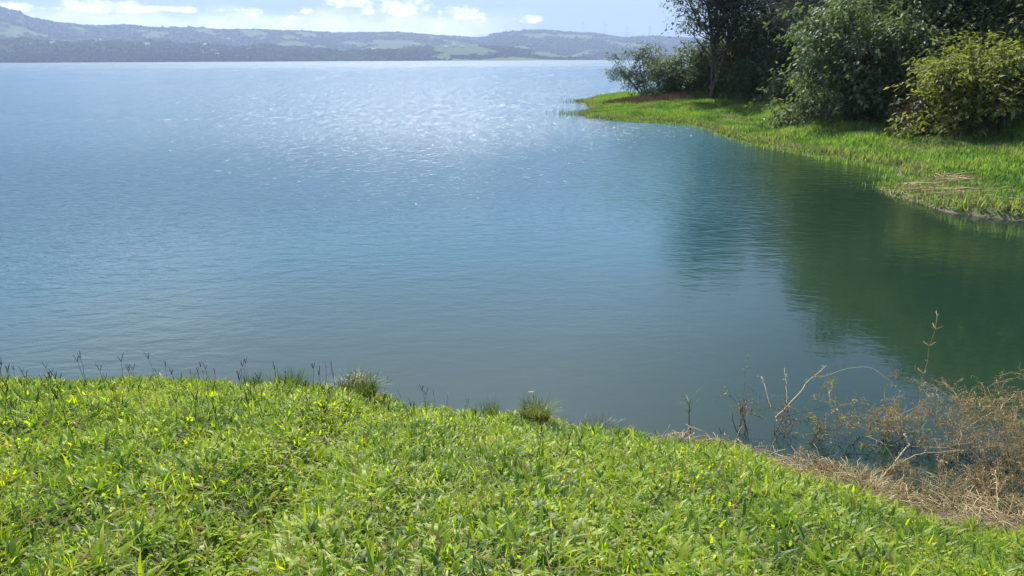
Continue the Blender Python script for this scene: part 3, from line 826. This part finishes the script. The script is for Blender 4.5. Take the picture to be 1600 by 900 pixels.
# ------------------------------------------------------------------ lawn
def lawn():
    r = np.random.default_rng(3)
    a = Acc()
    def scatter(N, y0, y1, x0f, x1f):
        y = r.uniform(y0, y1, N); x = r.uniform(x0f, x1f, N)
        d = bank_d(x, y)
        ok = (d > -.02 - .1 * r.random(N) * (r.random(N) < .3))
        return x[ok], y[ok], d[ok]
    # dense in view, thinner around
    sets = [(265000, 2.0, 9.6, -8.2, 7.0, 1.0), (30000, -5, 2.0, -9, 8, 1.3), (9000, 2, 12, -20, -8.2, 1.6), (6000, -8, 4, 7, 16, 1.6)]
    for (N, y0, y1, x0, x1, scl) in sets:
        x, y, d = scatter(N, y0, y1, x0, x1)
        inview = np.abs(x) < y * .78 + .9
        if scl == 1.0:
            ok = inview | (r.random(len(x)) < .25)
            x, y, d = x[ok], y[ok], d[ok]
        n = len(x)
        nz = np.array([mnoise.noise(Vector((p * .9, q * .9, 0))) for p, q in zip(x, y)])
        nz2 = np.array([mnoise.noise(Vector((p * 3.5, q * 3.5, 4))) for p, q in zip(x, y)])
        z = bank_z(x, y)
        broad = r.random(n) < .68 + nz * .3
        ln = np.where(broad, r.uniform(.04, .115, n), r.uniform(.05, .15, n)) * (1 + .5 * nz2) * scl
        big = r.random(n) < .02
        ln = np.where(big, r.uniform(.12, .20, n), ln)
        wd = np.where(broad, ln * r.uniform(.17, .29, n), r.uniform(.004, .008, n)) * (1 if scl == 1 else 1.4)
        wd = np.where(big, ln * .13, wd)
        lean = np.where(broad, r.uniform(.45, 1.45, n), r.uniform(0, 1.1, n))
        bend = r.uniform(.1, 1.3, n)
        base = np.stack([x, y, z + r.uniform(-.01, .03, n)], 1)
        V, Q, T, k = blades(base, r.uniform(0, 6.28, n), lean, ln, wd, bend, 3, fold=.25)
        c = np.clip(.48 + .35 * nz + .25 * nz2 + r.normal(size=n) * .3, 0, .92)
        dryb = r.random(n) < np.clip(.035 + .05 * nz2 + .10 * (d < .25), 0, 1)
        c = np.where(dryb, r.uniform(.95, 1, n), c)
        a.add(V, Q, T, np.repeat(c, k))
    # low rosettes of wider, longer leaves
    nr = 1000
    y = r.uniform(2.2, 8.6, nr); x = r.uniform(-1, 1, nr) * (y * .8 + .8)
    d = bank_d(x, y); ok = d > .15; x, y = x[ok], y[ok]
    z = bank_z(x, y)
    kb = 8; n = len(x) * kb
    base = np.repeat(np.stack([x, y, z + .012], 1), kb, 0) + r.normal(size=(n, 3)) * np.array([.012, .012, .003])
    ln = np.repeat(r.uniform(.08, .165, len(x)), kb) * r.uniform(.6, 1.2, n)
    V, Q, T, k = blades(base, r.uniform(0, 6.28, n), r.uniform(.4, 1.25, n), ln, ln * r.uniform(.12, .18, n), r.uniform(.2, 1.0, n), 3, fold=.3)
    a.add(V, Q, T, np.repeat(np.clip(np.repeat(r.random(len(x)), kb) * .8 + r.normal(size=n) * .1, 0, .92), k))
    # small round-leaved weeds in patches
    nc = 14000
    y = r.uniform(2.2, 8.8, nc); x = r.uniform(-1, 1, nc) * (y * .8 + .8)
    pz = np.array([mnoise.noise(Vector((p * 1.6, q * 1.6, 13))) for p, q in zip(x, y)])
    ok = (bank_d(x, y) > .1) & (pz > .16); x, y = x[ok], y[ok]; n = len(x)
    base = np.stack([x, y, bank_z(x, y) + r.uniform(.02, .06, n)], 1)
    ln = r.uniform(.018, .035, n)
    V, Q, T, k = blades(base, r.uniform(0, 6.28, n), r.uniform(1.1, 1.7, n), ln, ln * .8, r.uniform(-.2, .5, n), 3, fold=.1)
    a.add(V, Q, T, np.repeat(np.clip(r.uniform(.3, .85, n), 0, .92), k))
    # dead thatch lying flat
    nt = 26000
    y = r.uniform(2.0, 9.2, nt); x = r.uniform(-1, 1, nt) * (y * .8 + .9)
    pz = np.array([mnoise.noise(Vector((p * 2.2, q * 2.2, 31))) for p, q in zip(x, y)])
    ok = (bank_d(x, y) > 0) & (r.random(nt) < .25 + 1.6 * np.clip(pz, 0, 1)); x, y = x[ok], y[ok]; n = len(x)
    base = np.stack([x, y, bank_z(x, y) + r.uniform(.01, .055, n)], 1)
    ln = r.uniform(.04, .12, n)
    V, Q, T, k = blades(base, r.uniform(0, 6.28, n), r.uniform(1.2, 1.7, n), ln, r.uniform(.003, .009, n), r.uniform(-.3, .4, n), 3)
    a.add(V, Q, T, np.repeat(r.uniform(.94, 1, n), k))
    tag(a.build('lawn_grass', M['lawn']), 'bright broad-leaved grass covering the foreground bank', 'grass', kind='stuff')
lawn()

def gz(x, y): return float(bank_z(np.array([float(x)]), np.array([float(y)]))[0])
def near(px, py, zt=None):
    return march(px, py, bank_z, 1.5, 16)

# dark seed stalks -------------------------------------------------
def make_stalk(seed, h, forks=2, tall=False):
    r = np.random.default_rng(seed)
    root = empty('seed_stalk', (0, 0, 0))
    a = Acc()
    top = np.array([r.normal() * .03, r.normal() * .03, h])
    a.tube(curve_pts((0, 0, -.02), top, 6, 0, .005, r), np.linspace(.0024, .0014, 6), 5, c=r.random() * .6)
    a.build('stem', M['stalk'], root, smooth=True)
    for f_ in range(forks):
        th = r.uniform(-.4, .4) + f_ * math.pi * (1 if forks == 2 else .66)
        L = r.uniform(.06, .10) * (1.2 if tall else 1)
        tipp = top + np.array([math.cos(th) * L * .38, math.sin(th) * L * .2, L * .95])
        s_ = Acc()
        P = curve_pts(top, tipp, 8, 0, .001, r)
        s_.tube(P, np.array([.0012, .0028, .0022, .003, .0022, .0027, .0022, .0008]), 6, c=r.random())
        s_.build('spike', M['stalk'], root, smooth=True)
    return root
protos = [make_stalk(100 + k, h, f_) for k, (h, f_) in enumerate([(.20, 2), (.27, 2), (.18, 1), (.33, 3), (.24, 2)])]
r = np.random.default_rng(55)
spots = [(22, 600), (48, 612), (82, 618), (135, 610), (140, 640), (167, 616), (197, 612), (215, 600), (247, 606), (262, 604), (300, 612), (310, 606), (60, 660), (105, 655),
         (160, 680), (250, 650), (330, 625), (365, 640), (380, 650), (395, 668), (420, 690), (445, 618), (300, 640), (372, 625), (440, 650), (470, 640), (545, 640),
         (560, 665), (583, 655), (600, 668), (598, 625), (492, 660), (515, 690), (280, 690), (350, 700), (190, 655), (222, 640), (28, 640), (5, 620), (680, 640), (728, 650), (667, 660), (630, 640), (120, 700), (330, 665)]
for _ in range(60):
    sx_ = r.uniform(0, 1) ** 1.3 * 760; spots.append((sx_, max(600, 600 + (sx_ - 450) * .17) + abs(r.normal()) * 32 + 6))
for _ in range(8): spots.append((r.uniform(760, 1200), r.uniform(700, 780)))
used = set()
for k, (px, py) in enumerate(spots):
    p = near(px, py)
    q = k % 5
    if q not in used:
        o = protos[q]; o.location = p; used.add(q)
        o.rotation_euler = (0, 0, r.uniform(0, 6.28))
    else:
        o = copy_thing(protos[q], p, r.uniform(0, 6.28), r.uniform(.85, 1.3))
    tag(o, 'thin dark forked seed stalk rising from the lawn near its edge', 'seed stalk', 'dark forked seed stalks rising from the lawn')

# tufts at the lawn edge -------------------------------------------
def tuft(name, px, py, label, cat, seed, n, hgt, spread, col=(0, .7), lean=.5, wid=.006, dry=0, dh=.1, bendm=1.2, yoff=0):
    r = np.random.default_rng(seed)
    n = int(n * 1.8); hgt *= 1.6; wid *= 1.6
    p = near(px, py)
    root = empty(name, p)
    u = np.sqrt(r.random(n)); th = r.uniform(0, 6.28, n)
    base = np.stack([np.cos(th) * u * spread, np.sin(th) * u * spread * .7, np.full(n, -.03)], 1)
    yaw = th + r.normal(size=n) * .7
    V, Q, T, k = blades(base, yaw, u * lean * r.uniform(.4, 1.2, n), r.uniform(hgt * .45, hgt, n), r.uniform(wid * .6, wid * 1.2, n), r.uniform(.1, bendm, n), 4, taper='blade')
    a = Acc(); a.add(V, Q, T, np.repeat(r.uniform(*col, n), k))
    a.build('leaves', M['tuft'], root)
    if dry:
        a = Acc()
        for _ in range(dry):
            th = r.uniform(0, 6.28); L = r.uniform(.05, .16)
            b_ = np.array([r.normal() * spread * .5, r.normal() * spread * .4, r.uniform(0, dh)])
            a.tube(curve_pts(b_, b_ + np.array([math.cos(th) * L, math.sin(th) * L, r.uniform(-.04, .08)]), 4, .02, .01, r), r.uniform(.0015, .004), 4, c=r.random())
        a.build('dry_stems', M['dry'], root)
    return tag(root, label, cat)
tuft('grass_tuft', 395, 606, 'fine green grass tuft at the lawn edge left of the other tufts', 'grass tuft', 1, 110, .20, .13, lean=.5)
tuft('grass_tuft', 453, 607, 'wide fine-bladed grass tuft left of the straw-topped clump', 'grass tuft', 2, 170, .21, .22)
tuft('grass_tuft', 560, 618, 'rounded green clump topped with tangled dry straw', 'grass tuft', 4, 330, .26, .20, bendm=2.2, dry=70, dh=.26)
tuft('grass_tuft', 768, 652, 'upright green sedge tuft standing at the waterline', 'grass tuft', 5, 80, .22, .10, lean=.25, bendm=.9)
tuft('tussock', 838, 662, 'dense round tussock with brown roots and green top at the waterline', 'tussock', 6, 330, .26, .12, col=(.25, 1), bendm=1.6, dry=120, dh=.12, lean=.4)
tuft('grass_tuft', 935, 668, 'pale wilted grass tuft right of the tussock', 'grass tuft', 7, 90, .16, .18, col=(.4, 1), lean=.9)
tuft('grass_tuft', 1330, 752, 'dark green tuft where the lawn meets the dry brush', 'grass tuft', 9, 260, .16, .25, lean=.7)
tuft('grass_tuft', 1470, 800, 'green tuft between lawn and brown brush at the lower right', 'grass tuft', 10, 220, .15, .28, lean=.7)

# thin dark tall stalks by the straw-topped clump, and the other single stalks
def tall_stalk(px, py, h, n, label, seed, matn='stalk', spread=.03, lean=0, branch=0, leafy=None, name='tall_stalk', rad=.0035):
    r = np.random.default_rng(seed)
    p = near(px, py); root = empty(name, p)
    for _ in range(n):
        a = Acc(); b_ = np.array([r.normal() * spread, r.normal() * spread, -.03])
        tp = b_ + np.array([lean * h + r.normal() * .02, r.normal() * .03, h * r.uniform(.8, 1)])
        P = curve_pts(b_, tp, 10, 0, .012 * h, r)
        a.tube(P, np.linspace(rad, rad * .5, 10), 5, c=r.random())
        st = a.build('stem', M[matn], root, smooth=True)
        if branch:
            for _ in range(branch):
                s_ = Acc()
                q = P[r.integers(4, 10)]; th = r.uniform(0, 6.28); L = r.uniform(.03, .09)
                s_.tube(curve_pts(q, q + np.array([math.cos(th) * L, math.sin(th) * L, L * .8]), 4, 0, .003, r), np.array([.003, .006, .005, .001]), 5, c=r.random())
                s_.build('spike', M[matn], root)
        if leafy:
            V, T = leaves(P[r.integers(5, 10, leafy)], r.normal(size=(leafy, 3)) + [0, 0, .2], r.uniform(.04, .09, leafy), r.uniform(.015, .03, leafy), r)
            s_ = Acc(); s_.add(V, None, T, np.repeat(r.random(leafy), 4)); s_.build('leaves', M['leaf_bank'], root)
    return tag(root, label, 'stalk')
tall_stalk(519, 612, .50, 3, 'tall thin bare dark stalks standing close together left of the straw-topped clump', 201)
tall_stalk(549, 612, .40, 2, 'pair of thin dark stalks rising behind the straw-topped clump', 202)
tall_stalk(447, 612, .34, 1, 'dark branched seed stalk in the wide grass tuft', 203, branch=3)
tall_stalk(594, 622, .36, 1, 'slanting pale stalk with seed head right of the straw-topped clump', 204, lean=.1, branch=5, matn='dry')
tall_stalk(697, 645, .34, 1, 'slender stalk with a small yellow top left of the sedge tuft', 205, leafy=3)
tall_stalk(828, 655, .42, 1, 'leafy green shoot standing up behind the tussock', 206, leafy=10)
tall_stalk(1160, 600, .55, 1, 'thin stem with a brown seed head out in the shallow water', 207, branch=4, matn='dry')
tall_stalk(1422, 690, 1.7, 1, 'tallest thin pale stem with narrow seed head against the dark green reflection', 208, branch=22, matn='dry', rad=.006, lean=.05)

# the lone green reed with a leaning broken stub
def reed_shoot():
    r = np.random.default_rng(88)
    p = near(1078, 683); root = empty('reed_shoot', p)
    a = Acc(); P = curve_pts((0, 0, -.02), (-.04, 0, .46), 8, 0, .008, r)
    a.tube(P, np.linspace(.008, .004, 8), 6, c=.2); a.build('stem', M['tuft'], root, smooth=True)
    n = 12
    base = np.repeat(P[5:8], 4, 0)
    V, Q, T, k = blades(base, np.array([3.1, 2.9, 3.4, .2, 3.2, 2.7, 3.3, 1.6, 3.0, 3.6, .4, 3.14]), r.uniform(.3, .9, n), r.uniform(.16, .30, n), np.full(n, .019), r.uniform(.5, 1.2, n), 4, taper='blade')
    s_ = Acc(); s_.add(V, Q, T, np.repeat(r.uniform(.1, .8, n), k)); s_.build('leaves', M['tuft'], root)
    tag(root, 'lone green reed shoot with drooping leaves at the water edge', 'reed')
    p = near(1064, 690); root = empty('dry_clump', p)
    a = Acc()
    a.tube(curve_pts((0, 0, 0), (.14, .02, .24), 6, .01, .006, r), np.linspace(.014, .008, 6), 6, c=.7); a.build('stub', M['dry'], root)
    n = 140; th = r.uniform(0, 6.28, n)
    base = np.stack([np.cos(th) * r.random(n) * .10, np.sin(th) * r.random(n) * .08, np.full(n, 0.0)], 1)
    V, Q, T, k = blades(base, th, r.uniform(.5, 1.4, n), r.uniform(.07, .18, n), r.uniform(.005, .010, n), r.uniform(.2, 1.2, n), 4)
    s_ = Acc(); s_.add(V, Q, T, np.repeat(r.random(n), k)); s_.build('straw', M['dry'], root)
    tag(root, 'heap of dry straw with a broken stub leaning right below the reed shoot', 'dry clump')
reed_shoot()

# dead brush at the lower right -------------------------------------
def dead_shrub(px, py, h, width, seed, label, stems=9, dens=7, leafn=5, green=0, matn='dry', base=None, rad=.006, lean=(0, 0), name='dead_shrub'):
    r = np.random.default_rng(seed)
    p = near(px, py) if base is None else base
    if p.z < -.1: p.z = -.1
    root = empty(name, p)
    tw = Acc(); lf = Acc(); gl = Acc()
    tips = []
    def grow(a, d, L, rr, depth):
        n = 5
        P = [a]
        dd = d.copy()
        for _ in range(n):
            dd = dd + r.normal(size=3) * .22; dd[2] += .03; dd /= np.linalg.norm(dd)
            P.append(P[-1] + dd * L / n)
        P = np.array(P)
        tw.tube(P, np.linspace(rr, rr * .55, len(P)), 5, c=np.clip(r.normal(.55, .25), 0, 1))
        tips.append(P[-1]); tips.append(P[3])
        if depth > 0:
            for _ in range(r.integers(dens // 2, dens)):
                q = P[r.integers(1, len(P))]
                nd = dd + r.normal(size=3) * .75; nd[2] = abs(nd[2]) * .8; nd /= np.linalg.norm(nd)
                grow(q, nd, L * r.uniform(.35, .6), rr * .55, depth - 1)
    for _ in range(stems):
        a = np.array([r.normal() * width * .3, r.normal() * width * .22, -.03])
        d = np.array([r.normal() * .4 + lean[0], r.normal() * .35 + lean[1], 1.0]); d /= np.linalg.norm(d)
        grow(a, d, h * r.uniform(.6, 1.0), rad, 2)
    tw.build('twigs', M[matn], root)
    tips = np.array(tips)
    def lv(n_each, mt, nm, sel_, ln):
        b_ = np.repeat(tips[sel_], n_each, 0); n = len(b_)
        if not n: return
        b_ = b_ + r.normal(size=(n, 3)) * .012
        L = r.uniform(*ln, n)
        V, T = leaves(b_, r.normal(size=(n, 3)) + [0, 0, -.2], L, L * r.uniform(.2, .38, n), r, .45)
        s_ = Acc(); s_.add(V, None, T, np.repeat(r.random(n) * .7, 4)); s_.build(nm, M[mt], root)
    if leafn: lv(leafn, 'dry', 'dry_leaves', r.random(len(tips)) < .55, (.012, .04))
    if green: lv(2, 'leaf_bank', 'green_leaves', r.random(len(tips)) < green, (.04, .08))
    return tag(root, label, 'dead shrub')
def wpt(px, py, z=-.03): return at(px, py, z)
dead_shrub(1560, 720, 1.0, .9, 301, 'dense brown dead shrub with curled leaves at the right edge of the photo', stems=22, rad=.0045, base=wpt(1565, 715), green=.03)
dead_shrub(1500, 730, .85, .7, 302, 'bushy tan dead shrub just left of the densest one, against dark green water', stems=17, rad=.0042, base=wpt(1480, 705), green=.02)
dead_shrub(1400, 740, .7, .45, 303, 'sparse tan shrub with yellow-green leaves where the reflection ends', stems=10, base=wpt(1395, 690), green=.08)
dead_shrub(1330, 700, .62, .5, 304, 'half-submerged shrub with faded leaves in the grey shallows', stems=5, base=wpt(1325, 695), green=.14, leafn=3)
dead_shrub(1230, 700, .55, .55, 305, 'thin dark submerged shrub beside the long slanting branch', stems=5, base=wpt(1225, 690), leafn=2, green=.05, matn='leaf_brown')
dead_shrub(1180, 690, .45, .35, 306, 'small leafless twig cluster nearest the lone reed', stems=4, dens=5, base=wpt(1165, 676), leafn=2, green=.04, matn='leaf_brown')
dead_shrub(1590, 790, .5, .9, 307, 'low brown brush tangle in the lower right corner above the lawn', stems=12, leafn=4)
dead_shrub(1500, 780, .4, .8, 308, 'low tangle of straw-coloured twigs bordering the lawn', stems=11, leafn=4)
dead_shrub(1385, 760, .35, .6, 309, 'short broken dry twigs at the lawn edge left of the straw-coloured tangle', stems=9, leafn=3)
dead_shrub(1270, 738, .25, .5, 310, 'low brown twigs where dry litter begins along the lawn edge', stems=8, leafn=3)

def branch(pts, rad, label, seed, side=3, matn='dry', name='dead_branch'):
    r = np.random.default_rng(seed)
    W = [at(px, py, z) for px, py, z in pts]
    root = empty(name, W[0])
    P0 = np.array([w - W[0] for w in W]); 
    tt = np.linspace(0, 1, len(P0)); t2 = np.linspace(0, 1, 14)
    P = np.stack([np.interp(t2, tt, P0[:, k]) for k in range(3)], 1)
    P[1:-1] += r.normal(size=(12, 3)) * rad * .8
    a = Acc(); a.tube(P, np.linspace(rad, rad * .5, 14), 7, c=.8); a.build('stem', M[matn], root, smooth=True)
    for _ in range(side):
        q = P[r.integers(3, 13)]; L = r.uniform(.08, .22)
        d = r.normal(size=3); d[2] = abs(d[2]); d /= np.linalg.norm(d)
        a = Acc(); a.tube(curve_pts(q, q + d * L, 5, .01, .008, r), np.linspace(rad * .5, rad * .2, 5), 5, c=.7); a.build('twig', M[matn], root)
    n = 14
    V, T = leaves(P[r.integers(9, 14, n)] + r.normal(size=(n, 3)) * .015, r.normal(size=(n, 3)), r.uniform(.02, .05, n), r.uniform(.01, .02, n), r)
    a = Acc(); a.add(V, None, T, np.repeat(r.random(n), 4)); a.build('dry_leaves', M['dry'], root)
    return tag(root, label, 'branch')
branch([(1210, 655, -.02), (1240, 625, .15), (1262, 596, .30), (1290, 572, .42)], .009, 'long tan branch slanting up to the right out of the shallows', 401)
branch([(1205, 640, -.02), (1198, 615, .12), (1190, 588, .26)], .007, 'short upright stick with tan leaves left of the long slanting branch', 402, 1)
branch([(1230, 645, -.02), (1229, 615, .14), (1226, 575, .34)], .005, 'thin vertical stick touching the long slanting branch', 403, 0)
branch([(1370, 755, .1), (1395, 725, .25), (1420, 695, .38), (1412, 678, .46)], .010, 'thick broken branch leaning right over the dry twigs', 404, 4)
branch([(1395, 728, .26), (1440, 708, .34), (1500, 704, .36)], .006, 'thin curved twig arching right from the broken branch', 405, 0)
branch([(1280, 590, .40), (1330, 574, .46), (1360, 574, .45), (1385, 590, .38), (1405, 610, .25)], .004, 'long thin arching stem above the grey shallows', 406, 0)
branch([(1500, 680, .1), (1530, 655, .3), (1560, 640, .42), (1585, 615, .5)], .007, 'pale slanting stick in front of the dense dead shrub', 407, 2)
branch([(1556, 815, .25), (1558, 780, .4), (1556, 735, .55)], .007, 'upright pale cane in the lower right brush', 408, 0)

def dry_grass(px, py, label, seed, n, h, spread):
    r = np.random.default_rng(seed)
    p = near(px, py); root = empty('dry_grass', p)
    th = r.uniform(0, 6.28, n); u = np.sqrt(r.random(n))
    base = np.stack([np.cos(th) * u * spread, np.sin(th) * u * spread * .7, np.full(n, -.03)], 1)
    V, Q, T, k = blades(base, th + r.normal(size=n) * .8, u * .7 * r.uniform(.3, 1.2, n), r.uniform(h * .4, h, n), r.uniform(.004, .009, n), r.uniform(.2, 1.6, n), 5, taper='blade')
    a = Acc(); a.add(V, Q, T, np.repeat(np.clip(r.normal(.6, .25, n), 0, 1), k)); a.build('straw', M['dry'], root)
    n2 = n // 4
    sel_ = r.integers(0, n, n2); base = base[sel_]; th2 = r.uniform(0, 6.28, n2)
    V, Q, T, k = blades(base, th2, r.uniform(.1, .7, n2), r.uniform(h * .3, h * .8, n2), r.uniform(.006, .012, n2), r.uniform(.2, 1.2, n2), 4)
    a = Acc(); a.add(V, Q, T, np.repeat(r.uniform(.2, .9, n2), k)); a.build('green_blades', M['tuft'], root)
    return tag(root, label, 'dry grass')
dry_grass(1340, 770, 'golden dry grass clump beside the dark green tuft at the lawn edge', 501, 150, .38, .32)
dry_grass(1445, 780, 'golden dry grass between the two green edge tufts', 502, 190, .42, .38)
dry_grass(1545, 800, 'thick golden grass in the corner brush', 503, 240, .50, .45)
dry_grass(1590, 740, 'tall straw grass against the right border of the photo', 504, 190, .55, .4)
dry_grass(1240, 735, 'sparse straw tuft where the brown litter starts', 505, 70, .24, .2)

def mat_of_stems():
    r = np.random.default_rng(66); a = Acc()
    k = 0
    while k < 2600:
        x = r.uniform(1.6, 9); y = r.uniform(1.5, 9)
        d = float(bank_d(np.array([x]), np.array([y]))[0])
        w = np.interp(x, [1.6, 2.6, 3.4, 6], [.12, .35, .9, 1.6])
        if not (-w < d < .08): continue
        k += 1
        z = max(gz(x, y), -.01) + r.uniform(0, .10 + .05 * (x > 3)); L = r.uniform(.06, .32); th = r.uniform(0, 6.28)
        a.tube(curve_pts((x, y, z), (x + math.cos(th) * L, y + math.sin(th) * L, z + r.uniform(-.03, .12)), 4, .02, .01, r), r.uniform(.0015, .0045), 4, c=r.random())
    # thin line of straw along the left part of the edge
    for q_ in range(1500):
        x = r.uniform(-7, 2.4) if q_ < 500 else r.uniform(-1.2, 2.4); y = float(edge_y(x)) + r.uniform(0, .3 if q_ < 500 else .6); z = max(gz(x, y), 0) + .01
        L = r.uniform(.04, .16); th = r.uniform(0, 6.28)
        a.tube(curve_pts((x, y, z), (x + math.cos(th) * L, y + math.sin(th) * L, z + r.uniform(0, .06)), 4, .01, .006, r), r.uniform(.0015, .0035), 4, c=r.random())
    tag(a.build('dry_stem_litter', M['dry']), 'mat of dry brown stems along the waterline below the lawn', 'litter', kind='stuff')
mat_of_stems()

# ------------------------------------------------------------------ far things: houses and wind turbines
def plain(name, c, rough=.7):
    m, g = mat(name); b = g.n('ShaderNodeBsdfPrincipled', {'Base Color': (*c, 1), 'Roughness': rough}); out(g, b.outputs[0]); return m
M['wall'] = plain('house_wall', (.75, .74, .70)); M['roof'] = plain('house_roof', (.62, .62, .62), .4); M['roofred'] = plain('red_roof', (.35, .14, .10))
M['glass'] = plain('window_glass', (.05, .06, .08), .1)
def box_q(o=0): return np.array([[0, 1, 3, 2], [4, 6, 7, 5], [0, 4, 5, 1], [2, 3, 7, 6], [0, 2, 6, 4], [1, 5, 7, 3]]) + o
def boxv(x0, x1, y0, y1, z0, z1): return np.array([(x, y, z) for x in (x0, x1) for y in (y0, y1) for z in (z0, z1)], float)
def house(px, py, w, label, red=False, dpt=10, hh=4.5):
    p = hill_at_pixel(px, py)
    root = empty('farm_house', p + Vector((0, 0, 3.0)), -math.atan2(p.x, p.y))
    build('wall', boxv(-w / 2, w / 2, -dpt / 2, dpt / 2, -8, hh), [box_q()], M['wall'], parent=root)
    ov = .8; rh = hh + dpt * .28
    V = np.array([(-w / 2 - ov, -dpt / 2 - ov, hh - .2), (w / 2 + ov, -dpt / 2 - ov, hh - .2), (w / 2 + ov, dpt / 2 + ov, hh - .2), (-w / 2 - ov, dpt / 2 + ov, hh - .2), (-w / 2 - ov, 0, rh), (w / 2 + ov, 0, rh)])
    build('roof', V, [np.array([[0, 1, 5, 4], [2, 3, 4, 5], [0, 3, 2, 1]]), np.array([[0, 4, 3], [1, 2, 5]])], M['roofred' if red else 'roof'], parent=root)
    for k in (-.3, .3):
        build('window', boxv(w * k - 1, w * k + 1, -dpt / 2 - .06, -dpt / 2 + .1, 1.2, 2.8), [box_q()], M['glass'], parent=root)
    return tag(root, label, 'house', 'small pale houses on the hills across the lake')
house(228, 72, 30, 'long white building brightest on the left hillside', hh=6)
house(155, 64, 16, 'small white house high up left of the long white building')
house(82, 70, 20, 'pale house above the dark shore woods at the far left')
house(43, 72, 22, 'low pale shed leftmost on the hillside', hh=3.5)
house(319, 72, 20, 'small pale house beside the bright pasture right of the long white building')
house(337, 87, 16, 'white hut close to the far shore')
house(356, 62, 18, 'pale house on the upper slope above the white shore hut')
house(583, 79, 18, 'white house near mid lake just above the far shore woods')
house(528, 81, 16, 'pale hut left of the white house near mid lake')
house(708, 73, 22, 'white farmhouse on the crest of the green knoll')
house(696, 75, 30, 'long low pale barn left of the farmhouse on the knoll', hh=3.5)
house(722, 74, 20, 'low pale barn right of the farmhouse on the knoll', hh=3.5)

def turbine(px, label, hgt):
    a_, e_ = azel(px, 90)
    p = Vector((math.sin(a_) * RD, math.cos(a_) * RD, 0)); p.z = float(np.max(HZ[-9:-6, int(np.searchsorted(azs, a_))])) - 3
    root = empty('wind_turbine', p, -a_)
    Mw = M['turb']
    a = Acc(); a.tube([(0, 0, 0), (0, 0, hgt)], [2.6, 1.6], 12); a.build('tower', Mw, root, smooth=True)
    build('nacelle', boxv(-1.8, 1.8, -5, 5, hgt - 1.5, hgt + 2), [box_q()], Mw, parent=root)
    a = Acc(); a.tube([(0, -5, hgt), (0, -6, hgt), (0, -7.2, hgt)], [1.8, 1.6, .2], 10); a.build('hub', Mw, root)
    ph = px * .37
    for k in range(3):
        th = ph + k * 2.094; L = hgt * .42
        a = Acc(); a.tube([(math.sin(th) * s * L, -6, hgt + math.cos(th) * s * L) for s in (0.02, .2, .6, 1)], [1.0, 1.5, .9, .25], 8); a.build('blade', Mw, root, smooth=True)
    return tag(root, label, 'wind turbine', 'wind turbines on the ridge')
M['turb'] = plain('turbine_paint', (.5, .5, .52))
turbine(910, 'leftmost wind turbine on the distant ridge', 78)
turbine(944, 'tallest-looking wind turbine, second from the left on the distant ridge', 92)
turbine(978, 'wind turbine third from the left on the distant ridge', 82)
turbine(1013, 'rightmost wind turbine on the distant ridge nearest the tall airy tree', 78)
